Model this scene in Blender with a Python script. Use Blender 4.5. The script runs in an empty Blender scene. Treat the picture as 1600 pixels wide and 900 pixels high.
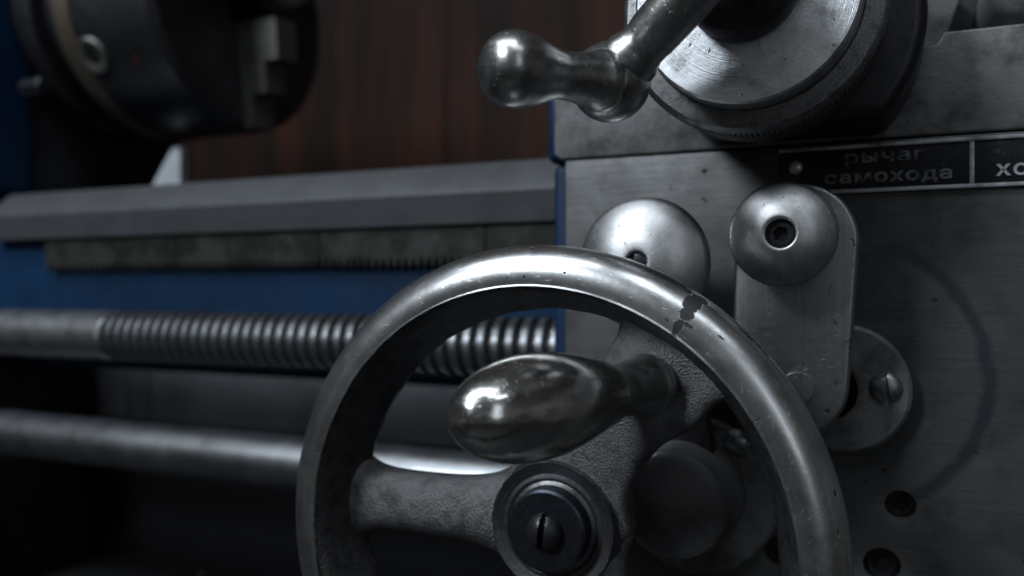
import bpy, bmesh, math, random
from mathutils import Vector, Matrix
random.seed(4)
PI = math.pi
SC = 0.001                       # everything below is written in millimetres
LIFT = 215.0                     # camera height above the underside of the chip tray

# ------------------------------------------------------------------ camera
FPX, TH = 1300.0, math.radians(24.0)
cS, sS = math.cos(TH), math.sin(TH)
scene = bpy.context.scene
cam_d = bpy.data.cameras.new('camera')
cam_d.sensor_width = 36.0
cam_d.lens = FPX / 1600.0 * 36.0
cam_d.clip_start, cam_d.clip_end = 0.01, 50
cam_d.dof.use_dof = True
cam_d.dof.focus_distance = 0.213
cam_d.dof.aperture_fstop = 7.8
cam = bpy.data.objects.new('camera', cam_d)
cam.location = (0, 0, LIFT * SC)
cam.rotation_euler = (PI / 2, 0, TH)
scene.collection.objects.link(cam)
scene.camera = cam
scene.cycles.use_denoising = True

# ------------------------------------------------------------------ light
world = bpy.data.worlds.new('World')
scene.world = world
world.use_nodes = True
bg = world.node_tree.nodes['Background']
bg.inputs['Strength'].default_value = 0.044
_nt = world.node_tree                       # dim cluttered workshop all round
_tc = _nt.nodes.new('ShaderNodeTexCoord')
_no = _nt.nodes.new('ShaderNodeTexNoise'); _no.inputs['Scale'].default_value = 3.2; _no.inputs['Detail'].default_value = 4.0
_cr = _nt.nodes.new('ShaderNodeValToRGB')
_cr.color_ramp.elements[0].position = 0.34; _cr.color_ramp.elements[0].color = (0.12, 0.12, 0.13, 1)
_cr.color_ramp.elements[1].position = 0.68; _cr.color_ramp.elements[1].color = (1.9, 2.0, 2.1, 1)
_e = _cr.color_ramp.elements.new(0.5); _e.color = (0.72, 0.72, 0.72, 1)
_nt.links.new(_tc.outputs['Generated'], _no.inputs['Vector'])
_nt.links.new(_no.outputs['Fac'], _cr.inputs['Fac'])
_nt.links.new(_cr.outputs['Color'], bg.inputs['Color'])

def area(name, loc, aim, sx, sy, power, col):
    d = bpy.data.lights.new(name, 'AREA')
    d.shape = 'RECTANGLE'; d.size = sx; d.size_y = sy
    d.energy = power; d.color = col
    o = bpy.data.objects.new(name, d)
    o.location = Vector(loc) + Vector((0, 0, LIFT * SC))
    v = Vector(aim) - Vector(loc)
    o.rotation_euler = v.to_track_quat('-Z', 'Y').to_euler()
    scene.collection.objects.link(o)
    return o
AIM = (-0.06, 0.25, 0.0)
LC = (0.84, 0.925, 1.0)
for k in range(3): area('ceiling_lamp', (-0.92 + 0.13 * k, -0.92, 0.92), AIM, 0.11, 0.30, 5.3, LC)
for k in range(3): area('ceiling_lamp', (-0.95 + 0.46 * k, -0.42, 1.36), AIM, 0.40, 0.30, 3.5, LC)
for k in range(2): area('ceiling_lamp', (0.25 + 0.46 * k, -0.70, 1.35), AIM, 0.36, 0.14, 1.5, LC)
area('workshop_window', (0.95, -1.25, 0.45), AIM, 0.35, 1.00, 1.5, LC)

vs = scene.view_settings
vs.view_transform = 'Standard'; vs.look = 'None'; vs.gamma = 1.0; vs.use_curve_mapping = False
vs.exposure = -0.2

# ------------------------------------------------------------------ pixel helpers
def at(px, py, Y):
    """point of the depth plane Y (mm) that shows at a photo pixel"""
    a = (px - 800) / FPX
    z = Y / (a * sS + cS)
    return Vector((a * z * cS - z * sS, Y, (450 - py) / FPX * z))
def atX(px, py, X):
    a = (px - 800) / FPX
    z = X / (a * cS - sS)
    return Vector((X, z * (a * sS + cS), (450 - py) / FPX * z))
def proj(P):
    x = P[0] * cS + P[1] * sS; z = -P[0] * sS + P[1] * cS
    return 800 + FPX * x / z, 450 - FPX * P[2] / z

# ------------------------------------------------------------------ mesh helpers
class MB:
    def __init__(s): s.v = []; s.f = []; s.uv = []
    def add(s, verts, faces, uvs=None, M=None):
        o = len(s.v)
        s.v += [(M @ Vector(p)) if M else Vector(p) for p in verts]
        for k, f in enumerate(faces):
            s.f.append([o + i for i in f])
            s.uv.append(uvs[k] if uvs else [(0, 0)] * len(f))
        return s
    def build(s, name, mat, parent=None, sharp=35, smooth=True, kind=None):
        me = bpy.data.meshes.new(name)
        me.from_pydata([tuple(p * SC) for p in s.v], [], s.f)
        uvl = me.uv_layers.new(name='UVMap')
        flat = [c for f in s.uv for q in f for c in q]
        if len(flat) == len(uvl.data) * 2: uvl.data.foreach_set('uv', flat)
        me.validate()
        bm = bmesh.new(); bm.from_mesh(me)
        bmesh.ops.recalc_face_normals(bm, faces=bm.faces[:])
        bm.to_mesh(me); bm.free()
        if smooth:
            me.shade_smooth(); me.set_sharp_from_angle(angle=math.radians(sharp))
        me.materials.append(mat)
        o = bpy.data.objects.new(name, me)
        scene.collection.objects.link(o)
        if parent: o.parent = parent
        if kind: o['kind'] = kind
        return o

def axisM(p, d, roll=0.0):
    """local +Z runs along d from p"""
    q = Vector(d).normalized().to_track_quat('Z', 'Y')
    return Matrix.Translation(Vector(p)) @ q.to_matrix().to_4x4() @ Matrix.Rotation(roll, 4, 'Z')
TOWARD = (0, -1, 0)

def revolve(prof, n=96, M=None, closed=False, mb=None, radmod=None, start=0.0):
    """prof: (radius, height) turned about local Z; UVs in millimetres (round, along)"""
    mb = mb or MB()
    R = max(p[0] for p in prof)
    pr = list(prof) + ([prof[0]] if closed else [])
    L = [0]
    for a, b in zip(pr, pr[1:]): L.append(L[-1] + math.hypot(b[0] - a[0], b[1] - a[1]))
    m = len(prof); V = []
    for i in range(n):
        t = start + 2 * PI * i / n
        for k, (r, h) in enumerate(prof):
            rr = r + (radmod(i, k) if radmod else 0)
            V.append((rr * math.cos(t), rr * math.sin(t), h))
    F = []; U = []
    for i in range(n):
        j = (i + 1) % n
        for k in range(len(pr) - 1):
            k2 = (k + 1) % m
            u0, u1 = (start + 2 * PI * i / n) * R, (start + 2 * PI * (i + 1) / n) * R
            ids = [i * m + k, j * m + k, j * m + k2, i * m + k2]
            us = [(u0, L[k]), (u1, L[k]), (u1, L[k + 1]), (u0, L[k + 1])]
            if prof[k][0] < 1e-6: ids.pop(1); us.pop(1)
            elif prof[k2][0] < 1e-6: ids.pop(2); us.pop(2)
            F.append(ids); U.append(us)
    return mb.add(V, F, U, M)

def arc(cx, cy, r, a0, a1, n, ry=None):
    ry = r if ry is None else ry
    return [(cx + r * math.cos(math.radians(a0 + (a1 - a0) * i / n)),
             cy + ry * math.sin(math.radians(a0 + (a1 - a0) * i / n))) for i in range(n + 1)]

def smoothprof(pts, n=8):
    """Catmull-Rom through profile points"""
    out = []
    P = [pts[0]] + list(pts) + [pts[-1]]
    for i in range(1, len(P) - 2):
        p0, p1, p2, p3 = P[i - 1:i + 3]
        for k in range(n):
            t = k / n
            out.append(tuple(max(0 if c == 0 else -1e9, 0.5 * (2 * p1[c] + (p2[c] - p0[c]) * t + (2 * p0[c] - 5 * p1[c] + 4 * p2[c] - p3[c]) * t * t
                       + (3 * p1[c] - p0[c] - 3 * p2[c] + p3[c]) * t ** 3)) for c in (0, 1)))
    out.append(pts[-1])
    return out

def box(x0, x1, y0, y1, z0, z1, bev=0.0, seg=2, mb=None):
    mb = mb or MB()
    bm = bmesh.new()
    bmesh.ops.create_cube(bm, size=1)
    for v in bm.verts:
        v.co = Vector(((x0 + x1) / 2 + v.co.x * (x1 - x0), (y0 + y1) / 2 + v.co.y * (y1 - y0), (z0 + z1) / 2 + v.co.z * (z1 - z0)))
    if bev: bmesh.ops.bevel(bm, geom=bm.edges[:], offset=bev, segments=seg, affect='EDGES', profile=0.5)
    bm.verts.index_update()
    mb.add([v.co.copy() for v in bm.verts], [[v.index for v in f.verts] for f in bm.faces])
    bm.free()
    return mb

def extrude_outline(pts, h0, h1, M=None, bev=0.0, holes=(), mb=None, seg=2):
    """outline in local XY pushed from h0 to h1; the h1 rim gets a bevel; holes = (x, y, r)"""
    mb = mb or MB()
    bm = bmesh.new()
    loops = [[bm.verts.new((x, y, h1)) for x, y in pts]]
    for hx, hy, hr in holes:
        loops.append([bm.verts.new((hx + hr * math.cos(2 * PI * i / 32), hy + hr * math.sin(2 * PI * i / 32), h1)) for i in range(32)])
    ed = []
    for l in loops:
        for i in range(len(l)): ed.append(bm.edges.new((l[i], l[(i + 1) % len(l)])))
    if holes: bmesh.ops.triangle_fill(bm, edges=ed, use_beauty=True, use_dissolve=False)
    else: bm.faces.new(loops[0])
    top_edges = ed[:]
    r = bmesh.ops.extrude_face_region(bm, geom=bm.faces[:])
    nv = [g for g in r['geom'] if isinstance(g, bmesh.types.BMVert)]
    for v in nv: v.co.z = h0
    bmesh.ops.recalc_face_normals(bm, faces=bm.faces[:])
    if bev: bmesh.ops.bevel(bm, geom=[e for e in top_edges if e.is_valid], offset=bev, segments=seg, affect='EDGES', profile=0.5)
    bm.verts.index_update()
    mb.add([v.co.copy() for v in bm.verts], [[v.index for v in f.verts] for f in bm.faces], None, M)
    bm.free()
    return mb

def height_disc(R, fn, M=None, nr=26, na=72, mb=None, skirt=None):
    """round cap whose height over (x, y) is fn"""
    mb = mb or MB(); V = [(0, 0, fn(0, 0))]; F = []
    for k in range(1, nr + 1):
        r = R * k / nr
        for i in range(na):
            t = 2 * PI * i / na; x, y = r * math.cos(t), r * math.sin(t)
            V.append((x, y, fn(x, y)))
    if skirt is not None:
        for i in range(na):
            t = 2 * PI * i / na; V.append((R * math.cos(t), R * math.sin(t), skirt))
        nr += 1
    for i in range(na):
        F.append([0, 1 + i, 1 + (i + 1) % na])
        for k in range(nr - 1):
            a, b = 1 + k * na, 1 + (k + 1) * na
            F.append([a + i, b + i, b + (i + 1) % na, a + (i + 1) % na])
    return mb.add(V, F, None, M)

def hexsock(R_, af, d):
    def fn(x, y):
        m_ = max(abs(x * math.cos(a) + y * math.sin(a)) for a in (0.3, 0.3 + PI / 3, 0.3 + 2 * PI / 3))
        return (-d if m_ < af else 0.0) - (0.35 if math.hypot(x, y) > R_ * 0.86 else 0)
    return fn
def thing(name, label, cat, loc=(0, 0, 0), group=None):
    o = bpy.data.objects.new(name, None)
    o.empty_display_size = 0.01
    scene.collection.objects.link(o)
    o.location = (loc[0] * SC, loc[1] * SC, (loc[2] + LIFT) * SC)
    o['label'] = label; o['category'] = cat
    if group: o['group'] = group
    return o
def rel(o):                       # matrix from scene millimetres to the thing's own origin
    return Matrix.Translation(Vector((-o.location.x / SC, -o.location.y / SC, -o.location.z / SC + LIFT)))
def shift(mb, M):
    mb.v = [M @ p for p in mb.v]; return mb

# ------------------------------------------------------------------ materials
def nodes(name):
    m = bpy.data.materials.new(name); m.use_nodes = True
    nt = m.node_tree
    return m, nt, nt.nodes['Principled BSDF']
def nn(nt, typ, **kw):
    n = nt.nodes.new(typ)
    for k, v in kw.items():
        if k.startswith('i_'):
            key = k[2:]; key = int(key) if key.isdigit() else key
            if isinstance(v, bpy.types.NodeSocket): nt.links.new(v, n.inputs[key])
            else: n.inputs[key].default_value = v
        else: setattr(n, k, v)
    return n
def math_(nt, op, a, b=0.0, clamp=False):
    n = nn(nt, 'ShaderNodeMath', operation=op, i_0=a, i_1=b); n.use_clamp = clamp
    return n.outputs[0]
def coords(nt, uv):
    t = nn(nt, 'ShaderNodeTexCoord')
    if uv: return t.outputs['UV']
    return nn(nt, 'ShaderNodeVectorMath', operation='SCALE', i_0=t.outputs['Object'], i_Scale=1000.0).outputs[0]
def noise(nt, co, scale=(1, 1, 1), detail=4.0, rough=0.6, off=0.0):
    mp = nn(nt, 'ShaderNodeMapping', i_Vector=co, i_Scale=scale, i_Location=(off, off * 1.7, off * 0.6))
    return nn(nt, 'ShaderNodeTexNoise', i_Vector=mp.outputs[0], i_Scale=1.0, i_Detail=detail, i_Roughness=rough).outputs['Fac']
def ramp(nt, fac, a, b):
    return nn(nt, 'ShaderNodeMapRange', i_Value=fac, i_1=a, i_2=b).outputs[0]
def mixc(nt, f, a, b):
    n = nn(nt, 'ShaderNodeMix', data_type='RGBA')
    for i, v in ((0, f), (6, a), (7, b)):
        if isinstance(v, bpy.types.NodeSocket): nt.links.new(v, n.inputs[i])
        else: n.inputs[i].default_value = v if i == 0 else (*v, 1) if len(v) == 3 else v
    return n.outputs[2]

def surface(name, col, metallic=1.0, rough=0.3, uv=False, streak=None, streak_amt=0.2, blotch=0.05, blotch_col=(0.03, 0.03, 0.03),
            blotch_amt=0.4, blotch_rng=(0.5, 0.75), rvar=0.15, grain=None, grain_h=0.1, pits=0.0, pit_scale=0.6, streak_h=0.01,
            aniso=0.0, scratch=0.0, spec=None, spots=None, coat=0.0, spot_col=(0.03, 0.03, 0.032)):
    m, nt, bs = nodes(name)
    co = coords(nt, uv)
    bl = ramp(nt, noise(nt, co, (blotch,) * 3, 6, 0.65, 3.1), *blotch_rng)
    c = mixc(nt, math_(nt, 'MULTIPLY', bl, blotch_amt), col, blotch_col)
    h = None
    rg = math_(nt, 'MULTIPLY_ADD', noise(nt, co, (blotch * 3.3,) * 3, 5, 0.6, 9.0), rvar * 2)
    nt.nodes[-1].inputs[2].default_value = rough - rvar
    if streak:
        s = noise(nt, co, streak, 5, 0.7, 1.3)
        dk = ramp(nt, s, 0.35, 0.7)
        c = mixc(nt, math_(nt, 'MULTIPLY', dk, streak_amt), c, blotch_col)
        rg = math_(nt, 'ADD', rg, math_(nt, 'MULTIPLY', math_(nt, 'SUBTRACT', s, 0.5), rvar * 1.2))
        h = math_(nt, 'MULTIPLY', s, streak_h)
    if pits:
        p = ramp(nt, noise(nt, co, (pit_scale,) * 3, 2, 0.5, 5.5), 0.70, 0.74)
        c = mixc(nt, math_(nt, 'MULTIPLY', p, pits), c, (0.01, 0.01, 0.01))
        rg = math_(nt, 'ADD', rg, math_(nt, 'MULTIPLY', p, 0.3))
        ph = math_(nt, 'MULTIPLY', p, -0.06)
        h = math_(nt, 'ADD', h, ph) if h else ph
    if grain:
        g = math_(nt, 'MULTIPLY', noise(nt, co, (grain,) * 3, 4, 0.6, 2.2), grain_h)
        h = math_(nt, 'ADD', h, g) if h else g
    if scratch:
        for ang, off in ((0.12, 11.0), (-0.55, 23.0)):
            mp = nn(nt, 'ShaderNodeMapping', i_Vector=co, i_Rotation=(ang * 0.6, ang * 0.8, ang))
            sc_ = noise(nt, mp.outputs[0], (0.016, 2.6, 2.6) if uv else (0.02, 2.2, 2.2), 2, 0.5, off)
            k = ramp(nt, sc_, 0.68, 0.73)
            c = mixc(nt, math_(nt, 'MULTIPLY', k, scratch), c, tuple(x * 0.45 for x in col))
            rg = math_(nt, 'ADD', rg, math_(nt, 'MULTIPLY', k, 0.12))
            kh = math_(nt, 'MULTIPLY', k, -0.012)
            h = math_(nt, 'ADD', h, kh) if h else kh
    met = metallic
    if spots:
        w = nn(nt, 'ShaderNodeTexNoise', i_Vector=co, i_Scale=0.7, i_Detail=7.0, i_Roughness=0.7)
        wv = nn(nt, 'ShaderNodeVectorMath', operation='MULTIPLY_ADD', i_0=w.outputs['Color'], i_1=(2.6, 2.6, 0), i_2=(-1.3, -1.3, 0)).outputs[0]
        dco = nn(nt, 'ShaderNodeVectorMath', operation='ADD', i_0=co, i_1=wv).outputs[0]
        best = None
        for (u, v, ru, rv) in spots:
            src = dco if max(ru, rv) > 0.9 else nn(nt, 'ShaderNodeVectorMath', operation='MULTIPLY_ADD', i_0=wv, i_1=(0.22, 0.22, 0), i_2=co).outputs[0]
            d = nn(nt, 'ShaderNodeVectorMath', operation='SUBTRACT', i_0=src, i_1=(u, v, 0)).outputs[0]
            d = nn(nt, 'ShaderNodeVectorMath', operation='MULTIPLY', i_0=d, i_1=(1 / ru, 1 / rv, 0)).outputs[0]
            l = nn(nt, 'ShaderNodeVectorMath', operation='LENGTH', i_0=d).outputs['Value']
            best = l if best is None else math_(nt, 'MINIMUM', best, l)
        sm = ramp(nt, best, 1.08, 0.96)
        c = mixc(nt, sm, c, spot_col)
        met = math_(nt, 'SUBTRACT', metallic, math_(nt, 'MULTIPLY', sm, metallic * 0.9))
        rg = math_(nt, 'ADD', rg, math_(nt, 'MULTIPLY', sm, 0.2))
        sh = math_(nt, 'MULTIPLY', sm, -0.12)
        h = math_(nt, 'ADD', h, sh) if h else sh
    nt.links.new(c, bs.inputs['Base Color'])
    rgc = nn(nt, 'ShaderNodeClamp', i_Value=rg, i_Min=0.07, i_Max=0.95).outputs[0]
    nt.links.new(rgc, bs.inputs['Roughness'])
    if isinstance(met, float) or isinstance(met, int): bs.inputs['Metallic'].default_value = met
    else: nt.links.new(met, bs.inputs['Metallic'])
    if h:
        b = nn(nt, 'ShaderNodeBump', i_Height=h, i_Distance=0.001, i_Strength=1.0)
        nt.links.new(b.outputs[0], bs.inputs['Normal'])
    if aniso:
        bs.inputs['Anisotropic'].default_value = aniso
        tg = nn(nt, 'ShaderNodeTangent', direction_type='UV_MAP', uv_map='UVMap')
        nt.links.new(tg.outputs[0], bs.inputs['Tangent'])
    if spec is not None: bs.inputs['Specular IOR Level'].default_value = spec
    if coat: bs.inputs['Coat Weight'].default_value = coat; bs.inputs['Coat Roughness'].default_value = 0.2
    return m

M_plate = surface('machined_plate', (0.112, 0.114, 0.117), 0.4, 0.46, scratch=0.5, streak=(0.05, 0.4, 1.6), streak_amt=0.5, blotch=0.055, blotch_amt=0.55, blotch_rng=(0.48, 0.68),
                  pits=0.7, pit_scale=0.22, grain=1.6, grain_h=0.012, rvar=0.1)
M_saddle = surface('worn_grey_casting', (0.20, 0.203, 0.207), 0.4, 0.47, scratch=0.4, streak=(0.15, 0.2, 0.3), streak_amt=0.35, blotch=0.085, blotch_amt=0.6,
                   blotch_rng=(0.46, 0.62), grain=0.9, grain_h=0.10, pits=0.5, pit_scale=0.3)
M_blue = surface('blue_machine_paint', (0.004, 0.032, 0.090), 0.0, 0.5, blotch=0.022, blotch_amt=0.75, blotch_rng=(0.42, 0.7), blotch_col=(0.004, 0.016, 0.040), grain=0.25, grain_h=0.12, spec=0.25, scratch=0.15, streak=(0.12, 0.12, 0.012), streak_amt=0.45)
M_way = surface('ground_way_steel', (0.125, 0.13, 0.14), 0.5, 0.46, streak=(0.006, 0.8, 0.8), streak_amt=0.3, blotch=0.02, blotch_amt=0.3)
M_rack = surface('oily_rack_steel', (0.036, 0.037, 0.033), 0.3, 0.5, blotch=0.045, blotch_amt=0.95, blotch_rng=(0.44, 0.56), blotch_col=(0.010, 0.010, 0.007), grain=0.8, grain_h=0.08)
M_screw = surface('lead_screw_steel', (0.175, 0.18, 0.19), 0.9, 0.38, blotch=0.03, blotch_amt=0.6, rvar=0.06)
M_rod = surface('feed_rod_steel', (0.28, 0.29, 0.305), 1.0, 0.40, streak=(0.01, 0.3, 0.3), streak_amt=0.25, blotch=0.02, blotch_amt=0.3)
M_cast = surface('rough_cast_iron', (0.25, 0.25, 0.255), 0.85, 0.40, blotch=0.16, blotch_rng=(0.45, 0.7), blotch_amt=0.6, blotch_col=(0.015, 0.015, 0.018), grain=1.9, grain_h=0.62, pits=0.5, pit_scale=0.4, rvar=0.08)
M_knob = surface('brushed_dome_steel', (0.62, 0.625, 0.635), 1.0, 0.42, scratch=0.3, uv=True, streak=(0.02, 3.0, 1), streak_amt=0.25, blotch=0.12, blotch_amt=0.45,
                 blotch_col=(0.15, 0.15, 0.15), pits=0.5, pit_scale=0.5, grain=0.7, grain_h=0.03, rvar=0.07, aniso=0.3)
M_lever = surface('lever_steel', (0.40, 0.41, 0.42), 1.0, 0.40, scratch=0.3, streak=(1.2, 0.3, 0.03), streak_amt=0.3, blotch=0.16, blotch_amt=0.85, blotch_rng=(0.58, 0.66),
                  pits=0.4, pit_scale=0.4, rvar=0.08)
M_grip = surface('polished_grip_steel', (0.78, 0.775, 0.75), 1.0, 0.20, scratch=0.2, uv=True, streak=(0.015, 1.6, 1), streak_amt=0.15, blotch=0.07, blotch_amt=0.35,
                 blotch_col=(0.2, 0.19, 0.17), grain=0.10, grain_h=0.22, rvar=0.06, streak_h=0.008)
M_crank = surface('worn_crank_steel', (0.56, 0.56, 0.555), 1.0, 0.31, scratch=0.2, uv=True, streak=(0.03, 1.2, 1), streak_amt=0.3, blotch=0.16, blotch_amt=0.75,
                  blotch_col=(0.08, 0.075, 0.065), pits=0.6, pit_scale=0.7, grain=0.25, grain_h=0.08, rvar=0.1)
M_dial = surface('turned_dial_steel', (0.80, 0.82, 0.85), 1.0, 0.42, uv=True, streak=(0.012, 2.6, 1), streak_amt=0.28, blotch=0.09, blotch_amt=0.7,
                 blotch_rng=(0.52, 0.72), blotch_col=(0.10, 0.10, 0.10), pits=0.7, pit_scale=0.6, grain=0.8, grain_h=0.05, streak_h=0.09, aniso=0.5)
M_ring = surface('dark_knurled_steel', (0.27, 0.27, 0.275), 1.0, 0.42, uv=True, streak=(0.1, 3.5, 1), streak_amt=0.4, blotch=0.3, blotch_amt=0.8, grain=1.6, grain_h=0.08)
M_dark = surface('oily_black_steel', (0.045, 0.045, 0.05), 0.7, 0.42, blotch=0.1, blotch_amt=0.5, blotch_col=(0.01, 0.01, 0.01), grain=0.6, grain_h=0.08)
M_blued = surface('blued_washer_steel', (0.06, 0.065, 0.085), 0.9, 0.36, blotch=0.2, blotch_amt=0.4, blotch_col=(0.03, 0.025, 0.02), grain=1.5, grain_h=0.015)
M_hub = surface('turned_hub_iron', (0.19, 0.19, 0.195), 0.9, 0.4, uv=True, streak=(0.03, 1.6, 1), streak_amt=0.6, blotch=0.25, blotch_amt=0.6, grain=1.2, grain_h=0.05, streak_h=0.05)
M_chuck = surface('chuck_steel', (0.10, 0.103, 0.11), 0.9, 0.4, streak=(0.3, 0.02, 0.02), streak_amt=0.3, blotch=0.03, blotch_amt=0.4)
M_chuckband = surface('rusty_chuck_band', (0.16, 0.13, 0.10), 0.7, 0.5, blotch=0.05, blotch_amt=0.5)
M_jaw = surface('chuck_jaw_steel', (0.20, 0.196, 0.185), 0.75, 0.45, blotch=0.06, blotch_amt=0.5)
M_pale = surface('pale_grey_paint', (0.62, 0.66, 0.70), 0.0, 0.5, blotch=0.05, blotch_amt=0.2)
M_panel = surface('grey_stand_paint', (0.46, 0.49, 0.53), 0.0, 0.5, blotch=0.012, blotch_amt=0.5, blotch_rng=(0.4, 0.7))
M_tray = surface('dark_tray_paint', (0.016, 0.016, 0.017), 0.0, 0.5, spec=0.25, blotch=0.02, blotch_amt=0.5, blotch_col=(0.012, 0.012, 0.014), grain=0.2, grain_h=0.15)
M_bosscast = surface('bright_cast_steel', (0.45, 0.46, 0.48), 0.8, 0.5, blotch=0.15, blotch_amt=0.5, grain=0.5, grain_h=0.15)
M_shank = surface('bright_shank_steel', (0.5, 0.51, 0.53), 1.0, 0.36, blotch=0.02, blotch_amt=0.3)
M_border = surface('nameplate_border_metal', (0.75, 0.77, 0.82), 0.6, 0.36, blotch=0.06, blotch_amt=0.7, blotch_rng=(0.45, 0.62), blotch_col=(0.05, 0.05, 0.055))
M_bossdark = surface('dull_boss_iron', (0.20, 0.20, 0.205), 0.7, 0.42, blotch=0.08, blotch_amt=0.6, grain=0.8, grain_h=0.08)
M_floor = surface('dark_workshop_floor', (0.05, 0.05, 0.05), 0.0, 0.7, blotch=0.004, blotch_amt=0.6)
M_castdark = surface('blackened_cast_iron', (0.075, 0.074, 0.074), 0.6, 0.45, blotch=0.2, blotch_rng=(0.42, 0.66), blotch_amt=0.7, blotch_col=(0.016, 0.016, 0.018), grain=1.4, grain_h=0.5)
M_lettshaded = surface('shaded_worn_letters', (0.24, 0.245, 0.26), 0.5, 0.42, blotch=0.16, blotch_amt=0.85, blotch_rng=(0.42, 0.6), blotch_col=(0.02, 0.02, 0.022))  # letter metal darkened: shadow over these two words put into colour, blotches are wear
M_ferrule = surface('turned_ferrule_steel', (0.55, 0.55, 0.545), 1.0, 0.36, uv=True, streak=(0.02, 2.2, 1), streak_amt=0.4, blotch=0.1, blotch_amt=0.4, streak_h=0.03)
M_red = surface('red_paint', (0.12, 0.008, 0.008), 0.0, 0.6)
M_name = surface('black_nameplate_enamel', (0.012, 0.014, 0.018), 0.1, 0.32, streak=(0.06, 0.3, 0.9), streak_amt=0.0, blotch=0.11, blotch_amt=0.55,
                 blotch_rng=(0.62, 0.68), blotch_col=(0.11, 0.115, 0.125), grain=0.8, grain_h=0.04)
M_letter = surface('raised_letter_metal', (0.60, 0.62, 0.66), 0.5, 0.38, blotch=0.10, blotch_amt=0.6, blotch_rng=(0.48, 0.66), blotch_col=(0.05, 0.05, 0.055))
def wood():
    m, nt, bs = nodes('brown_wood')
    co = coords(nt, False)
    g = noise(nt, co, (0.035, 0.035, 0.003), 6, 0.65, 2.0)
    f = noise(nt, co, (0.02, 0.02, 0.0016), 4, 0.6, 7.0)
    c = mixc(nt, ramp(nt, g, 0.3, 0.7), (0.056, 0.019, 0.0095), (0.010, 0.005, 0.0035))
    c = mixc(nt, math_(nt, 'MULTIPLY', ramp(nt, f, 0.42, 0.6), 0.85), c, (0.010, 0.006, 0.005))
    nt.links.new(c, bs.inputs['Base Color']); bs.inputs['Roughness'].default_value = 0.7; bs.inputs['Specular IOR Level'].default_value = 0.2
    b = nn(nt, 'ShaderNodeBump', i_Height=math_(nt, 'MULTIPLY', g, 0.5), i_Distance=0.001)
    nt.links.new(b.outputs[0], bs.inputs['Normal'])
    return m
M_wood = wood()

# ================================================================== THE SETTING
wall = MB(); box(-1500, 700, 918, 940, -400, 900, mb=wall)
wall_o = shift(wall, Matrix.Translation((0, 0, LIFT))).build('wall', M_wood, kind='structure', smooth=False)
for i in range(13):
    x0 = -1480 + i * 165
    mb = box(x0, x0 + 164.4, 904, 917.5, -400, 900, bev=0.8, seg=1)
    p = shift(mb, Matrix.Translation((0, 0, LIFT))).build('plank', M_wood, wall_o)
fl_ = box(-3000, 3000, -3000, 3000, -960, -950)
shift(fl_, Matrix.Translation((0, 0, LIFT))).build('floor', M_floor, kind='structure', smooth=False)
# chip tray under the machine
tr = thing('chip_tray', 'dark painted steel chip tray below the feed rod', 'tray', (-200, 320, -212))
R = rel(tr)
shift(box(-760, 220, 60, 640, -214, -206), R).build('floor', M_tray, tr, smooth=False)
shift(box(-760, 220, 56, 60, -214, -176, bev=1), R).build('rim', M_tray, tr)
shift(box(-760, 220, 470, 474, -206, -96, bev=1), R).build('back_wall', M_tray, tr)

mb = MB()
for _ in range(160):
    c = Vector((random.uniform(-620, -40), random.uniform(330, 462), -204.6)); r = random.uniform(0.8, 2.2); a0 = random.uniform(0, 6.28); w = random.uniform(0.5, 1.2)
    T = Matrix.Translation(c) @ Matrix.Rotation(random.uniform(0, 6.28), 4, 'Z') @ Matrix.Rotation(random.uniform(-0.7, 0.7), 4, 'X')
    V = []; n_ = 7
    for i in range(n_):
        t = a0 + i * 0.75
        V += [(r * math.cos(t), i * w * 0.5, r * math.sin(t) + r), (r * math.cos(t), i * w * 0.5 + w, r * math.sin(t) + r)]
    mb.add(V, [[2 * i, 2 * i + 1, 2 * i + 3, 2 * i + 2] for i in range(n_ - 1)], None, T)
sw = shift(mb, Matrix.Translation((0, 0, LIFT))).build('metal_swarf', M_chuck, kind='stuff')
sw['label'] = 'curled steel swarf scattered over the dark chip tray'; sw['category'] = 'swarf'

# ================================================================== BED
BY = 330.0
bed = thing('lathe_bed', 'long lathe bed with bare steel way above a blue painted web', 'lathe bed', (-250, 380, -46))
R = rel(bed)
def along(prof, x0, x1, mb=None, bev=0.8):
    """closed (Y, Z) outline pushed along X"""
    mb = mb or MB(); n = len(prof)
    V = [(x0, y, z) for y, z in prof] + [(x1, y, z) for y, z in prof]
    F = [[i, (i + 1) % n, n + (i + 1) % n, n + i] for i in range(n)] + [list(range(n))[::-1], list(range(n, 2 * n))]
    return mb.add(V, F)
xl = at(2, 300, 340).x
way = along([(332.5, 29), (330, 42.6), (330.6, 43.6), (345.2, 57.4), (346.6, 58), (372, 58), (372, 29)], xl, 150)
shift(way, R).build('front_way', M_way, bed, sharp=20)
shift(along([(460, 29), (460, 57), (500, 57), (500, 29)], -740, 150), R).build('rear_way', M_way, bed, sharp=20)
shift(along([(341, -26), (341, 28.5), (402, 28.5), (402, -53), (394, -53), (394, -26)], -740, 150), R).build('web', M_blue, bed, sharp=20)
shift(along([(462, -46), (462, 28.5), (490, 28.5), (490, -46)], -740, 150), R).build('web', M_blue, bed, sharp=20)
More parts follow.
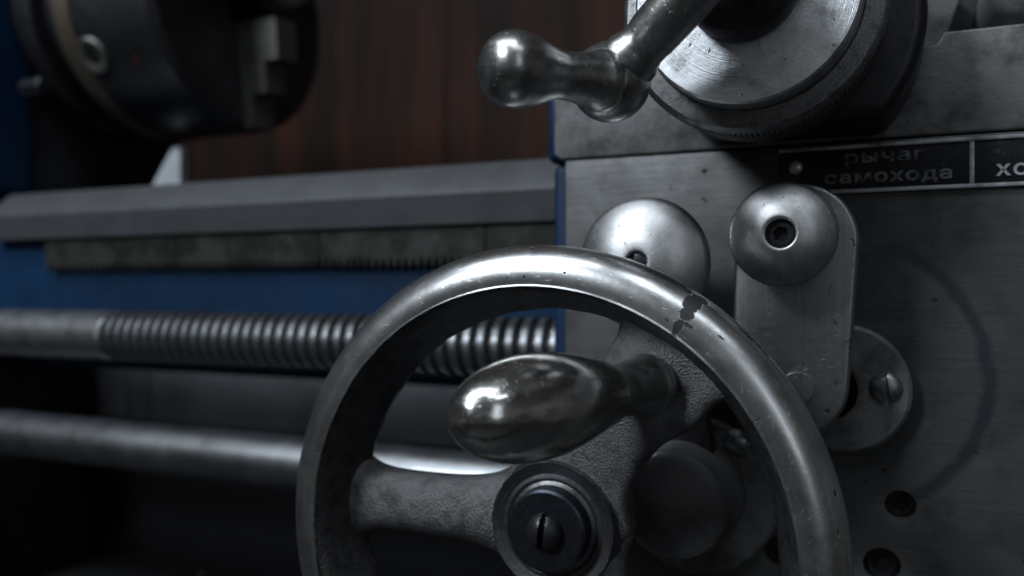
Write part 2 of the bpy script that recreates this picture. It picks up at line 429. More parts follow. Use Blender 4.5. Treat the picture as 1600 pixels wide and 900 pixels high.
# rack, bolted under the way in segments with teeth on the lower edge
rx0 = at(72, 390, 336).x
segs = [rx0, at(277, 390, 336).x, at(500, 390, 336).x, at(760, 390, 336).x, 100]
def rack(x0, x1):
    mb = MB()
    pts = [(x0, 28), (x0, 14)]
    n = int((x1 - x0) / 4.0); p = (x1 - x0) / n
    for i in range(n):
        a = x0 + i * p
        pts += [(a + 0.15 * p, 14), (a + 0.4 * p, 10.4), (a + 0.65 * p, 10.4), (a + 0.9 * p, 14)]
    pts += [(x1, 14), (x1, 28)]
    m = len(pts)
    V = [(x, 335, z) for x, z in pts] + [(x, 340.6, z) for x, z in pts]
    F = [[i, (i + 1) % m, m + (i + 1) % m, m + i] for i in range(m)] + [list(range(m))]
    return mb.add(V, F)
rks = []
for a, b in zip(segs, segs[1:]):
    rks.append(shift(rack(a + 0.4, b - 0.4), R).build('rack_segment', M_rack, bed, smooth=False))
for kk, px in enumerate((96, 250, 442, 620)):
    p = at(px, 385, 335); p.z = 21
    b = height_disc(3.4, lambda x, y: 0.5 if max(abs(x), abs(y)) > 1.6 else -1.5, axisM(p, TOWARD), nr=10, na=24, skirt=-0.6)
    shift(b, R).build('rack_bolt', M_dark, rks[(0, 0, 1, 2)[kk]])

wd = at(262, 270, 420)
wg = thing('metal_wedge', 'small pale metal wedge standing on the bed below the chuck', 'wedge', (wd.x, 420, 57.5))
pts = [(at(236, 285, 420).x - 9, 57.2), (at(281, 285, 420).x, 57.2), (at(281, 228, 420).x, at(281, 229, 420).z), (at(268, 232, 420).x, at(270, 230, 420).z)]
shift(extrude_outline([(x, z) for x, z in pts], -6, 0, Matrix.Translation((0, 420, 0)) @ Matrix.Rotation(PI / 2, 4, 'X'), bev=1.0), rel(wg)).build('wedge_block', M_pale, wg)

# grey stand panel below the bed, with ribs at its left end
sp = thing('stand_panel', 'grey painted stand panel seen between lead screw and feed rod', 'panel', (-250, 468, -96))
R = rel(sp)
xl0, xr0 = -740, 150
shift(box(xl0, xr0, 462, 466, -100, -46.5, bev=0.6), R).build('sheet', M_panel, sp)
for px0, px1 in ((170, 196), (212, 226)):
    shift(box(at(px0, 620, 456).x, at(px1, 620, 456).x, 455, 461.5, -96, -46.5, bev=1.5), R).build('rib', M_panel, sp)
ft = thing('bed_foot', 'dark oily bed foot under the headstock end of the bed', 'bed foot', (-560, 430, -200))
shift(box(-720, at(150, 620, 452).x, 372, 452, -205, -46.6, bev=3), rel(ft)).build('foot_casting', M_dark, ft)

# ================================================================== LEAD SCREW AND FEED ROD
ls = thing('lead_screw', 'threaded steel lead screw running into the blue apron edge', 'lead screw', (-250, 300, -24))
LZc, LR = -24.0, 12.6
xt = at(152, 530, 288).x
shift(revolve([(0, 0), (LR, 0.0), (LR, 300 - 1.2), (LR - 1.2, 300), (0, 300)], 64, axisM((xt - 300, 300, LZc), (1, 0, 0))), rel(ls)).build('plain_shank', M_shank, ls)
def thread(x0, x1, pitch, R0, depth):
    mb = MB(); na = 48; per = 14
    nx = int((x1 - x0) / pitch * per)
    V = []
    for i in range(nx + 1):
        x = x0 + i * pitch / per
        for k in range(na):
            t = 2 * PI * k / na
            ph = ((x / pitch) + k / na) % 1.0
            d = abs(ph - 0.5) * 2                      # 1 at the groove, 0 mid crest
            g = min(1, max(0, (d - 0.55) / 0.28))
            g = g * g * (3 - 2 * g)
            r = R0 - depth * g - 0.30 * d * d
            if i < 3: r = min(r, R0 - 0.6)
            V.append((x, 300 + r * math.sin(t), LZc + r * math.cos(t)))
    F = []
    for i in range(nx):
        for k in range(na):
            k2 = (k + 1) % na
            F.append([i * na + k, i * na + k2, (i + 1) * na + k2, (i + 1) * na + k])
    return mb.add(V, F)
shift(thread(xt, -60, 6.1, LR, 3.8), rel(ls)).build('thread', M_screw, ls, sharp=60)
fr = thing('feed_rod', 'smooth steel feed rod running below the lead screw', 'feed rod', (-250, 300, -78))
shift(revolve([(0, 0), (12, 0), (12, 700), (0, 700)], 64, axisM((-760, 300, -78), (1, 0, 0))), rel(fr)).build('rod', M_rod, fr)

# ================================================================== APRON AND SADDLE
PY = 275.0
ap = thing('lathe_apron', 'bare steel faced carriage apron with a blue left edge behind the handwheel', 'apron', (0, 300, -190))
R = rel(ap)
pl_x = at(883, 250, PY).x
FRONT = lambda y: Matrix.Translation((0, y, 0)) @ Matrix.Rotation(PI / 2, 4, 'X')    # local XY -> XZ, +Z local towards the camera
hA, hB, hC, hD = at(1407, 790, PY), at(1378, 884, PY), at(1216, 862, PY), at(1560, 960, PY)
holes = [(hA.x, hA.z, 4.3), (hB.x, hB.z, 5.2), (hC.x, hC.z, 4.6), (hD.x, hD.z, 4.3)]
plate_spots = []
# stain left by the swinging lever: an arc on the plate (dark, with its own shape)
def plate_material():
    m = M_plate.copy(); m.name = 'apron_plate_steel'
    nt = m.node_tree; bs = nt.nodes['Principled BSDF']
    co = coords(nt, False)
    P = [at(*q, PY) for q in ((1420, 400), (1530, 520), (1500, 720), (1545, 600))]
    (ax, az), (bx_, bz), (cx, cz) = [(p.x, p.z) for p in P[:3]]
    D = 2 * (ax * (bz - cz) + bx_ * (cz - az) + cx * (az - bz))
    ux = ((ax * ax + az * az) * (bz - cz) + (bx_ ** 2 + bz ** 2) * (cz - az) + (cx ** 2 + cz ** 2) * (az - bz)) / D
    uz = ((ax * ax + az * az) * (cx - bx_) + (bx_ ** 2 + bz ** 2) * (ax - cx) + (cx ** 2 + cz ** 2) * (bx_ - ax)) / D
    rr = math.hypot(ax - ux, az - uz)
    off = R @ Vector((ux, 0, uz))
    d = nn(nt, 'ShaderNodeVectorMath', operation='SUBTRACT', i_0=co, i_1=(off.x, 0, off.z)).outputs[0]
    d = nn(nt, 'ShaderNodeVectorMath', operation='MULTIPLY', i_0=d, i_1=(1, 0, 1)).outputs[0]
    l = nn(nt, 'ShaderNodeVectorMath', operation='LENGTH', i_0=d).outputs['Value']
    wob = math_(nt, 'MULTIPLY', math_(nt, 'SUBTRACT', noise(nt, co, (0.12, 0.12, 0.12), 3, 0.5, 4), 0.5), 3.0)
    e = math_(nt, 'ABSOLUTE', math_(nt, 'SUBTRACT', math_(nt, 'ADD', l, wob), rr))
    k = ramp(nt, e, 2.6, 0.9)
    sx = nn(nt, 'ShaderNodeSeparateXYZ', i_0=d).outputs['X']
    k = math_(nt, 'MULTIPLY', k, ramp(nt, sx, rr * 0.35, rr * 0.6))
    src = bs.inputs['Base Color'].links[0].from_socket
    nt.links.new(mixc(nt, math_(nt, 'MULTIPLY', k, 0.7), src, (0.025, 0.03, 0.045)), bs.inputs['Base Color'])
    return m
M_apron = plate_material()
outline = [(pl_x, -190), (160, -190), (160, 44.6), (pl_x, 44.6)]
fpl = shift(extrude_outline(outline, -6, 0, FRONT(PY), bev=0.5, holes=holes), R).build('front_plate', M_apron, ap, sharp=30)
for hx, hz, hr in holes:
    shift(height_disc(hr - 0.25, hexsock(hr, hr * 0.5, 2.0), axisM((hx, PY + 3.2, hz), TOWARD), nr=20, na=48, skirt=-3.5), R).build('hole_shade_disc', M_dark, fpl, sharp=25)  # dark socketed discs added to put the holes' inner shade into colour
cx0 = at(860, 300, 279).x
shift(box(cx0, 170, 281.2, 360, -192, 44.4, bev=2.5, seg=3), R).build('casting', M_blue, ap)
sx0 = at(866, 210, PY + 1).x
sad = [(sx0, 47.5), (sx0 + 2.5, 45.3), (165, 45.3), (165, 75.5), (at(1475, 45, 276).x, 75.5), (at(1462, 58, 276).x, 72), (sx0 + 4, 72), (sx0, 68)]
shift(extrude_outline(sad, -5.5, 0, FRONT(PY + 0.4), bev=0.9, seg=3), R).build('saddle_front', M_saddle, ap)
_bx = at(853, 200, 281).x
shift(box(_bx, _bx + 14, 281.1, 520, 45.2, 71.5, bev=3.0, seg=3), R).build('saddle_side', M_blue, ap)
shift(box(_bx + 13, 168, 281.1, 520, 45.4, 71.2, bev=0.5), R).build('saddle_body', M_saddle, ap)

# ------------------------------------------------------------------ nameplate
npl = thing('nameplate', 'black riveted nameplate with raised Cyrillic lettering on the apron', 'nameplate', (0, PY, 36))
R = rel(npl)
nx0 = at(1218, 270, PY).x
zt, zb = 43.8, 28.9
shift(extrude_outline([(nx0, zb), (95, zb), (95, zt), (nx0, zt)], 0.05, 0.9, FRONT(PY), bev=0.2), R).build('plate', M_name, npl)
mb = MB()
for (x0, x1, z0, z1) in ((nx0, 95, zt - 1.25, zt - 0.1), (nx0, 95, zb + 0.1, zb + 1.25)):
    extrude_outline([(x0 + .1, z0), (x1 - .1, z0), (x1 - .1, z1), (x0 + .1, z1)], 0.8, 1.5, FRONT(PY), bev=0.25, mb=mb)
shift(mb, R).build('border', M_border, npl)
dvx = at(1518, 250, PY).x
shift(extrude_outline([(dvx - 0.6, zb + 1.3), (dvx + 0.6, zb + 1.3), (dvx + 0.6, zt - 1.3), (dvx - 0.6, zt - 1.3)], 0.8, 1.4, FRONT(PY), bev=0.2), R).build('divider', M_border, npl)
def text(body, px0, px1, pyb, size_z, mat):
    a, b = at(px0, pyb, PY), at(px1, pyb, PY)
    cu = bpy.data.curves.new('lettering', 'FONT')
    cu.body = body; cu.extrude = 0.02; cu.bevel_depth = 0.012; cu.offset = 0.006; cu.resolution_u = 3; cu.space_character = 1.12
    t = bpy.data.objects.new('tmp', cu); scene.collection.objects.link(t)
    dg = bpy.context.evaluated_depsgraph_get()
    me = bpy.data.meshes.new_from_object(t.evaluated_get(dg))
    xs = [v.co.x for v in me.vertices]; ys = [v.co.y for v in me.vertices]; zs = [v.co.z for v in me.vertices]
    x0, x1 = min(xs), max(xs)
    k = (b.x - a.x) / (x1 - x0)
    ky = size_z
    V = [(a.x + (v.co.x - x0) * k, PY - 0.95 - (0.3 if v.co.z > 0 else 0.0), a.z + v.co.y * ky) for v in me.vertices]
    F = [list(p.vertices) for p in me.polygons]
    bpy.data.objects.remove(t); bpy.data.curves.remove(cu); bpy.data.meshes.remove(me)
    o = shift(MB().add(V, F), R).build('lettering', mat, npl)
    o['label'] = 'raised word ' + body
text('рычаг', 1321, 1444, 256, 5.0, M_lettshaded)
text('самохода', 1289, 1487, 288, 5.0, M_lettshaded)
text('хо', 1555, 1606, 275, 5.8, M_letter)
for q in ((1243, 262), (1780, 240)):
    p = at(*q, PY - 0.9)
    shift(height_disc(2.2, lambda x, y: 1.3 * math.sqrt(max(0, 1 - (x * x + y * y) / 4.9)), axisM((p.x, PY - 0.8, p.z), TOWARD), nr=8, na=24, skirt=0), R).build('rivet', M_letter, npl)

# ================================================================== FEED LEVER (right)
kc = at(1222, 366, 236)
lv = thing('feed_lever', 'flat steel feed lever with a domed socket-screw knob under the nameplate', 'lever', (kc.x, 262, -30))
R = rel(lv)
lx, lr, zt_, zb_ = -22.6, 16.8, 13.2, -27.0
o = [(lx + lr * math.cos(math.radians(a)), zt_ + lr * math.sin(math.radians(a))) for a in range(0, 181, 6)]
o += [(lx - 1.8 + lr * .95 * math.cos(math.radians(a)), zb_ + lr * .95 * math.sin(math.radians(a))) for a in range(180, 361, 6)]
shift(extrude_outline(o, -9, 0, FRONT(248), bev=1.3, seg=3), R).build('arm', M_lever, lv)
def dome_knob(c, Rk, hgt, hole, back):
    """domed disc, apex towards the camera, with a bored screw seat"""
    dm = lambda r: hgt * (1 - (r / Rk) ** 2.3) * 0.97
    pr = [(hole, hgt - 5.5), (hole, dm(hole) - 0.45), (hole + 0.25, dm(hole + 0.25) - 0.12), (hole + 0.9, dm(hole + 0.9))]
    for i in range(1, 19):
        r = hole + 0.9 + (Rk - 0.7 - hole - 0.9) * i / 18
        pr.append((r, dm(r)))
    pr += [(Rk, -0.55), (Rk, -1.9), (Rk - 1, -2.6), (back, -3.0), (back, -14)]
    return pr
n = 180
teeth = lambda i, k: (0.0 if i % 3 else -0.22) if 22 <= k <= 24 else 0.0
KB = kc.y
kn1 = shift(revolve(dome_knob(kc, 14.4, 5.6, 3.9, 6.5), n, axisM((kc.x, KB, kc.z), TOWARD), radmod=teeth, start=-PI / 2), R).build('knob', M_knob, lv, sharp=50)
shift(height_disc(3.9, hexsock(3.9, 1.75, 2.2), axisM((kc.x, KB - 5.6 + 2.4, kc.z), TOWARD), nr=30, na=72, skirt=-3), R).build('socket_screw', M_dark, kn1, sharp=25)
pp = at(1246, 607, 247)
shift(height_disc(5.0, lambda x, y: 0.7 - 0.35 * (math.hypot(x, y) > 4.4), axisM((pp.x, 248, pp.z), TOWARD), nr=16, na=48, skirt=-1), R).build('pin', M_lever, lv)
fc = at(1314, 608, 268)
fl = revolve([(0, 5), (18.4, 5), (19.4, 4.2), (19.4, -1)], 96, axisM((fc.x, PY - 1.2, fc.z), TOWARD))
pf1 = shift(fl, R).build('pivot_flange', M_saddle, lv)
shift(revolve([(0, 0), (9, 0), (9, 14)], 48, axisM((fc.x - 4, PY - 5, fc.z + 1), TOWARD)), R).build('pivot_shaft', M_dark, lv)
def slotted(Rs, dome, w, depth, ang):
    def fn(x, y):
        r2 = (x * x + y * y) / (Rs * Rs)
        h = dome * math.sqrt(max(0, 1 - 0.96 * r2))
        xr = x * math.cos(ang) + y * math.sin(ang)
        return h - depth * (1 if abs(xr) < w else 0)
    return fn
s1 = at(1384, 606, 268)
shift(height_disc(4.6, slotted(4.6, 2.6, 0.75, 1.8, 0.15), axisM((s1.x, PY - 6, s1.z), TOWARD), nr=28, na=64, skirt=-0.6), R).build('flange_screw', M_lever, pf1, sharp=30)

# ================================================================== HALF-NUT LEVER (behind the wheel)
k2 = at(1004, 411, 242)
hl = thing('half_nut_lever', 'large domed steel knob on a lever partly hidden behind the handwheel rim', 'lever', (k2.x, 262, -66))
R = rel(hl)
kn2 = shift(revolve(dome_knob(k2, 19.8, 7.6, 3.0, 7.5), 160, axisM((k2.x, k2.y, k2.z), TOWARD), start=-PI / 2), R).build('knob', M_knob, hl, sharp=50)
shift(height_disc(2.9, slotted(2.9, 0.8, 0.5, 1.0, 0.6), axisM((k2.x, k2.y - 7.6 + 1.6, k2.z), TOWARD), nr=16, na=40, skirt=-2), R).build('screw', M_dark, kn2)
bc = at(1085, 776, 268)
d = Vector((bc.x - k2.x, 0, bc.z - k2.z)); L = d.length; ang = math.atan2(d.z, d.x)
o = [(8 * math.cos(math.radians(a)), 8 * math.sin(math.radians(a))) for a in range(90, 271, 10)] + [(L + 11 * math.cos(math.radians(a)), 11 * math.sin(math.radians(a))) for a in range(-90, 91, 10)]
Ma = Matrix.Translation((k2.x, 262, k2.z)) @ Matrix.Rotation(-ang, 4, 'Y') @ Matrix.Rotation(PI / 2, 4, 'X')
shift(extrude_outline(o, 0, 7, Ma, bev=1.2), R).build('arm', M_dark, hl)
pf2 = shift(revolve([(0, 5), (24.4, 5), (25.6, 4), (25.6, -1)], 96, axisM((bc.x, PY - 1.2, bc.z), TOWARD)), R).build('pivot_flange', M_saddle, hl)
shift(revolve([(0, 25), (13, 25), (16, 23.5), (17.6, 20), (18.4, 12), (18.6, 0)], 72, axisM((bc.x - 2.5, PY - 5, bc.z + 2), TOWARD)), R).build('pivot_boss', M_bossdark, hl)
for q in ((1152, 692), (1062, 862)):
    p = at(*q, 268)
    shift(height_disc(4.4, slotted(4.4, 2.6, 0.75, 1.8, 0.9), axisM((p.x, PY - 6, p.z), TOWARD), nr=24, na=56, skirt=-0.6), R).build('flange_screw', M_lever, pf2, sharp=30)

# ================================================================== APRON HANDWHEEL
WX, WY, WZ = -86.2, 203.0, -68.2
hw = thing('apron_handwheel', 'polished rim handwheel with dark cast spokes and a bulbous steel grip', 'handwheel', (WX, WY, WZ))
WM = Matrix.Rotation(PI / 2, 4, 'X')                 # local Z -> -Y (towards the camera); local XY -> XZ
# polished part of the rim: from the inner front edge over the front to the outer back
rc, rr_, ra = 80 - 9.2, 9.2, 7.3
pol_prof = [(68.6, 0.2), (68.75, 0.75)] + [(rc + rr_ * math.cos(math.radians(a)), -8.0 + (ra + 0.9) * math.sin(math.radians(a))) for a in range(100, -71, -6)]
NR = 288
def rim_uv(px, py):
    best = None
    for i in range(720):
        t = PI * 2 * i / 720
        Lc = 0; prev = None
        for k, (r, h) in enumerate(pol_prof):
            if prev: Lc += math.hypot(r - prev[0], h - prev[1])
            prev = (r, h)
            P = (WX + r * math.cos(t), WY - h, WZ + r * math.sin(t))
            qx, qy = proj(P)
            dd = (qx - px) ** 2 + (qy - py) ** 2 + max(0, k - 18) * 40
            if best is None or dd < best[0]: best = (dd, t * 80, Lc)
    return best[1], best[2]
chips = []
for px, py, ru, rv in ((1082, 474, 2.3, 3.0), (1071, 491, 1.9, 1.6), (1058, 514, 1.2, 2.2), (1075, 506, 1.5, 0.5), (1094, 468, 2.4, 1.4),
                       (832, 389, 0.75, 0.75), (884, 426, 0.35, 0.3), (819, 434, 0.4, 0.5), (793, 433, 0.3, 0.3), (905, 388, 0.4, 0.25),
                       (1040, 500, 0.8, 0.3), (1127, 527, 0.9, 0.25), (1185, 540, 4.6, 0.8), (1165, 521, 2.6, 0.6), (1303, 770, 0.9, 0.55),
                       (1308, 828, 1.2, 0.45), (1266, 842, 0.5, 0.3), (976, 383, 1.2, 0.25), (1188, 655, 0.3, 0.9), (950, 392, 0.3, 0.3), (497, 708, 0.5, 0.5)):
    u, v = rim_uv(px, py); chips.append((u, v, ru, rv))
M_rim = surface('polished_rim_steel', (0.78, 0.79, 0.80), 1.0, 0.30, scratch=0.2, uv=True, streak=(0.018, 1.1, 1), streak_amt=0.35, blotch=0.05, blotch_amt=0.5,
                blotch_col=(0.22, 0.215, 0.20), blotch_rng=(0.45, 0.7), pits=0.0, rvar=0.07, spots=chips, streak_h=0.012, grain=0.12, grain_h=0.06)
rag = lambda i, k: (random.uniform(-0.16, 0.16) if k == 0 else 0)
rim = revolve(pol_prof, NR, WM, radmod=rag).build('rim', M_rim, hw, sharp=50)
# rough cast body of the rim (inside and back)
lastp = pol_prof[-1]
cast_prof = [(68.9, -0.3), (68.0, -1.0), (66.6, -5), (64.2, -12), (62.3, -17.5), (62.4, -19.2), (64, -20.3), (69, -20.5), (72.5, -18), (lastp[0] - .2, lastp[1] + .3)]
nz = {}
def castmod(i, k):
    if k in (0, 9): return 0
    return 0.28 * math.sin(i * .41 + k) * math.sin(i * .173 + 2 * k) + random.uniform(-.07, .07)
revolve(cast_prof, NR, WM, radmod=castmod).build('rim_casting', M_castdark, rim, sharp=60)
# spokes: lofted, flaring into the rim and the hub
def spoke(a_deg, boss=False):
    a = math.radians(a_deg); mb = MB(); ns, nc = 40, 36
    V = []
    for i in range(ns + 1):
        r = 8 + (66.5 - 8) * i / ns
        w = 9.4 + 9.5 * math.exp(-(66.5 - r) / 4.2) + 9 * math.exp(-max(0, r - 12) / 6.5)
        if boss: w += 4.2 * math.exp(-((r - 50) / 9) ** 2) + 9.5 * math.exp(-(66.5 - r) / 9)
        yc = -27.0 + 8.8 * max(0, min(1, (r - 14) / 50)) ** 0.8            # height towards camera (dished hub)
        t = 6.4 - 1.0 * (r / 66.5)
        if not boss: t += 1.2
        if boss: yc += 1.6 * math.exp(-((r - 50) / 11) ** 2)
        for k in range(nc):
            b = 2 * PI * k / nc
            cb, sb = math.cos(b), math.sin(b)
            ex = 0.8 if not boss else 0.42
            x = w * math.copysign(abs(cb) ** ex, cb); h = yc + t * math.copysign(abs(sb) ** (0.95 if not boss else 0.5), sb)
            V.append((r * math.cos(a) - x * math.sin(a), r * math.sin(a) + x * math.cos(a), h))
    F = []
    for i in range(ns):
        for k in range(nc):
            F.append([i * nc + k, i * nc + (k + 1) % nc, (i + 1) * nc + (k + 1) % nc, (i + 1) * nc + k])
    F += [list(range(nc)), list(range(ns * nc, ns * nc + nc))]
    return mb.add(V, F, None, WM).build('spoke', M_cast, hw, sharp=70)
for k, ad in enumerate((54.5, 177.5, 297.5)): spoke(ad, boss=(k == 0))
# hub
hub_prof = [(10.6, -22)] + [(10.6, -18.6), (12.0, -18.4), (13.0, -18.9), (14.0, -18.45), (15.1, -18.7), (16.2, -18.3), (17.2, -18.0), (17.7, -17.7), (18.4, -17.5), (18.7, -18.0), (18.7, -21), (20.5, -24), (21, -34), (12, -40)]
ragh = lambda i, k: random.uniform(-.14, .14) if 8 <= k <= 10 else 0
hub = revolve(hub_prof, 120, WM, radmod=ragh).build('hub', M_hub, hw, sharp=30)
revolve([(9, -72), (9, -30)], 48, WM).build('shaft', M_rod, hub)
ws = revolve([(0, -13.4), (10.9, -13.4), (11.6, -13.9), (11.7, -14.4), (11.7, -19)], 96, WM).build('washer', M_blued, hw, sharp=25)
height_disc(5.3, lambda x, y: slotted(5.3, 3.8, 0.85, 2.4, -0.12)(x, y) - 0.25 * math.exp(-((x * .99 - .5) ** 2 + (y - 3.2) ** 2)), WM @ Matrix.Translation((0, 0, -13.3)), nr=34, na=72, skirt=-0.5).build('screw', M_dark, ws, sharp=28)
# grip
def px_profile(B, T, table):
    """radii of a turned piece on the axis B-T from its half widths in the photograph: (pixel x, half width)"""
    d = T - B; L = d.length; out = []
    for px, half in table:
        lo, hi = -0.15, 1.25
        for _ in range(40):
            m = (lo + hi) / 2
            if proj(B + d * m)[0] > px: lo = m
            else: hi = m
        P = B + d * lo
        z = -P.x * sS + P.y * cS
        out.append((half * z / FPX * 0.985, lo * L))
    return out
gb = at(1014, 601, 215.5); gt = at(716, 658, 158)
gd = gt - gb
neck = px_profile(gb, gt, [(1022, 0), (1021, 46), (1014, 50), (1009, 50.5), (1006, 48), (1001, 46.2), (984, 44.5), (972, 42), (960, 42.5), (949, 47.5)])
body = px_profile(gb, gt, [(946, 50.5), (935, 55.5), (915, 64), (890, 74), (865, 81.5), (838, 85.5), (810, 85.5), (785, 81), (762, 73), (742, 61), (727, 46), (716, 28), (712, 0)])
gp = neck[-1:] + smoothprof(body, 5)
wl = rel(hw)
grip = shift(revolve(gp, 120, axisM(gb, gd, 2.0)), wl).build('grip', M_grip, hw, sharp=30)
shift(revolve(neck, 96, axisM(gb, gd, 2.0)), wl).build('ferrule', M_ferrule, grip, sharp=30)

# ================================================================== CROSS-SLIDE DIAL AND CRANK
DX, DZ = -32.2, 75.6
dl = thing('feed_dial', 'turned steel dial with dark knurled ring above the nameplate', 'dial', (DX, 272, DZ))
R = rel(dl)
A = lambda Y: axisM((DX, Y, DZ), TOWARD)
shift(revolve([(8, 1.0), (13, 0.2), (24, 0), (27.9, 0), (28.5, -0.5), (28.5, -9)], 180, A(218)), R).build('face', M_dial, dl, sharp=30)
kn = lambda i, k: (0.28 if i % 2 else -0.1) if k in (4, 5) else 0
shift(revolve([(26, -2), (28.9, 0.0), (33.2, -0.5), (33.9, -0.9), (34.6, -1.6), (34.6, -6.2), (34.0, -6.8), (33.6, -8), (33.6, -22), (26, -22)], 300, A(226), radmod=kn), R).build('knurled_ring', M_ring, dl, sharp=20)
ho = []
for i in range(72):
    t = 2 * PI * i / 72
    hr_ = 33.0 + 10.5 * min(1, max(0, (math.cos(t) + 0.15) / 0.55)) ** 1.5
    ho.append((DX + hr_ * math.cos(t), max(46.4, DZ + hr_ * math.sin(t))))
ho = [q for k, q in enumerate(ho) if q[1] > 46.4 or ho[k - 1][1] > 46.4 or ho[(k + 1) % 72][1] > 46.4]
shift(extrude_outline(ho, -27.5, 0, FRONT(247.5), bev=3.5, seg=4), R).build('bearing_housing', M_dark, dl, sharp=40)

ck = thing('ball_crank', 'worn steel ball crank with pear shaped handle in front of the dial', 'crank', (DX, 212, DZ))
R = rel(ck)
hubc = Vector((DX, 193, DZ + 1.5))
ball0 = at(958, 129, 192.5); ball = at(954, 128, 201)
shift(revolve([(0, 9), (7, 8.6), (9.6, 6.5), (9.4, 3), (9.0, -8), (10.0, -12), (14.2, -14.5), (14.8, -16), (14.8, -22.5), (12.8, -24.5), (12.8, -26)], 96, axisM(hubc, TOWARD)), R).build('hub', M_dark, ck, sharp=30)
ad = ball - hubc; AL = ad.length
ap_ = [(7.0, 4), (6.7, AL * .35), (6.4, AL * .62), (6.15, AL - 14), (6.1, AL - 12), (6.5, AL - 10.4), (7.3, AL - 8.4), (7.4, AL - 5)]
shift(revolve(ap_, 64, axisM(hubc, ad)), R).build('arm', M_crank, ck)
BR = 10.1
bp = [(BR * math.sin(math.radians(a)), -BR * math.cos(math.radians(a))) for a in range(0, 181, 6)]
bp[0] = (0, -BR); bp[-1] = (0, BR)
shift(revolve(bp, 64, axisM(ball, ad)), R).build('ball', M_crank, ck)
kt = at(764, 103, 162)
kd = kt - ball0
kcol = px_profile(ball0, kt, [(952, 40), (948, 46.5), (943, 49), (934, 49.2), (930, 47.8), (926, 44.5), (914, 42), (900, 39.5), (887, 38)])
kend = px_profile(ball0, kt, [(880, 37.6), (868, 39), (852, 45), (835, 53), (818, 58.5), (800, 60.5), (785, 57), (772, 47), (764, 34), (760, 18), (758.5, 0)])
kp = kcol + smoothprof(kend, 5)
shift(revolve(kp, 80, axisM(ball0, kd, 1.0)), R).build('handle', M_crank, ck, sharp=40)

# pieces of the cross slide above the saddle
cs = thing('cross_slide', 'grey dovetail slide end standing on the saddle behind the dial', 'slide', (20, 330, 72))
R = rel(cs)
P = [at(1452, -40, 300), at(1512, -40, 300), at(1470, 33, 300), at(1462, 34, 300)]
o = [(-30, 112), (P[1].x, 112), (P[1].x, P[1].z), (P[2].x, 74.6), (-30, 74.6)]
shift(extrude_outline(o, -60, 0, FRONT(300), bev=0.8), R).build('dovetail', M_saddle, cs)
shift(box(-30, 150, 362, 420, 72.2, 150, bev=1), R).build('slide_body', M_dark, cs)
cb = thing('clamp_boss', 'rounded bright cast boss resting on the saddle top edge', 'clamp', (45, 282, 76))
p0 = at(1602, -22, 286)
bp = [(0, -26), (9.5, -26)] + arc(0, 0, 10.5, -20, 90, 10)
bp[-1] = (0, bp[-1][1])
shift(revolve([(0, 10), (7, 9.4), (9.6, 7.2), (10.6, 3.5), (10.8, 0), (10.8, -40), (0, -40)], 64, axisM(p0, TOWARD)), rel(cb)).build('boss', M_bosscast, cb, sharp=40)

# ================================================================== CHUCK AND HEADSTOCK
fcp = atX(362, 9, -383)
_n, _f = atX(223, 9, -383).y, atX(506, 9, -383).y
CY, CR = (_n + _f) / 2, (_f - _n) / 2
CZ = atX(390, 206, -383).z + CR
ch = thing('lathe_chuck', 'dark steel three-jaw chuck hanging over the bed in front of the headstock', 'chuck', (-420, CY, CZ))
R = rel(ch)
AX = lambda x: axisM((x, CY, CZ), (1, 0, 0))
shift(revolve([(18, 1), (18, 0), (CR - 6, 0), (CR - 1, -3), (CR, -6), (CR, -64)], 120, AX(-383)), R).build('body', M_chuck, ch, sharp=30)
shift(revolve([(CR + .3, 0), (CR + .8, -2), (CR + .8, -13), (CR - 3, -15), (20, -15)], 120, AX(-447)), R).build('worn_band', M_chuckband, ch, sharp=30)
shift(revolve([(CR - 14, 0), (CR - 14, -24), (CR - 5, -24), (CR - 3, -26), (CR - 3, -39), (20, -39)], 96, AX(-462)), R).build('back_flange', M_dark, ch, sharp=30)  # outer step widened; its dark steel stands for shade on the headstock
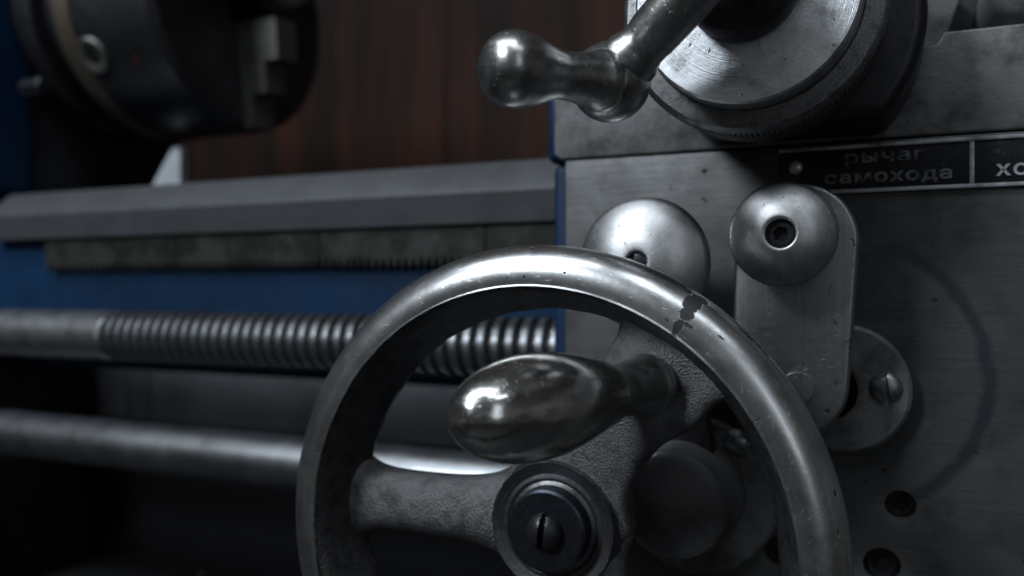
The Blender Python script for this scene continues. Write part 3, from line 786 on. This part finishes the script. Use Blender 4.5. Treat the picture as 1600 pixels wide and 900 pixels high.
for jdeg in (-84, 36, 156):
    a = math.radians(jdeg)
    J = Matrix.Translation((-383, CY, CZ)) @ Matrix.Rotation(a, 4, 'X') @ Matrix.Rotation(0, 4, 'Z')
    # radial direction = local Y; steps climb towards the centre
    pr = [(14, 0.2), (CR - 2, 0.2), (CR - 2, 9), (60, 9), (60, 20), (40, 20), (40, 31), (14, 31)]
    mb = MB(); m = len(pr)
    V = [(h, r, -10) for r, h in pr] + [(h, r, 10) for r, h in pr]
    F = [[i, (i + 1) % m, m + (i + 1) % m, m + i] for i in range(m)] + [list(range(m)), list(range(m, 2 * m))]
    mb.add(V, F, None, J)
    shift(mb, R).build('jaw', M_jaw, ch, smooth=False)
# key socket on the barrel
kp_ = None
for i in range(360):
    t = 2 * PI * i / 360
    for x in range(-445, -385, 2):
        P = Vector((x, CY + CR * math.cos(t), CZ + CR * math.sin(t)))
        if math.cos(t) < 0:
            q = proj(P); dd = (q[0] - 146) ** 2 + (q[1] - 86) ** 2
            if kp_ is None or dd < kp_[0]: kp_ = (dd, P, Vector((0, math.cos(t), math.sin(t))))
            dd2 = (q[0] - 212) ** 2 + (q[1] - 92) ** 2
            if i == 0 and x == -445 or 'kr_' not in globals() or dd2 < kr_[0]: kr_ = (dd2, P, Vector((0, math.cos(t), math.sin(t))))
ks = shift(revolve([(5.5, -1), (5.8, 0.7), (7.5, 1.6), (10.5, 1.5), (11.3, 0.4), (11.4, -2)], 48, axisM(kp_[1], kp_[2])), R).build('key_socket', M_jaw, ch, sharp=40)
shift(height_disc(5.6, lambda x, y: 0.25, axisM(kp_[1], kp_[2]), nr=3, na=24), R).build('bore_shade_disc', M_tray, ks)  # flat dark disc, the hole's inner shade given as colour
shift(height_disc(2.0, lambda x, y: 0.4, axisM(kr_[1], kr_[2]), nr=3, na=20, skirt=-.5), R).build('paint_mark', M_red, ch)
nb = atX(57, 137, -486)
shift(revolve([(0, 9), (5, 9), (6, 8), (6, -8)], 6, axisM((-488, nb.y, nb.z), (1, 0, 0))), R).build('flange_nut', M_dark, ch, smooth=False)

hs = thing('headstock', 'blue painted headstock casting behind the chuck', 'headstock', (-640, 430, 57))
R = rel(hs)
shift(box(-800, -503, 326, 369, 57.4, 330, bev=7, seg=4), R).build('casting', M_blue, hs)
shift(box(-800, -512, 369.4, atX(284, 250, -512).y, 57.4, 330, bev=2, seg=2), R).build('shade_wall', M_dark, hs)  # dark wall put in for the shadowed hollow under the chuck, shade as colour
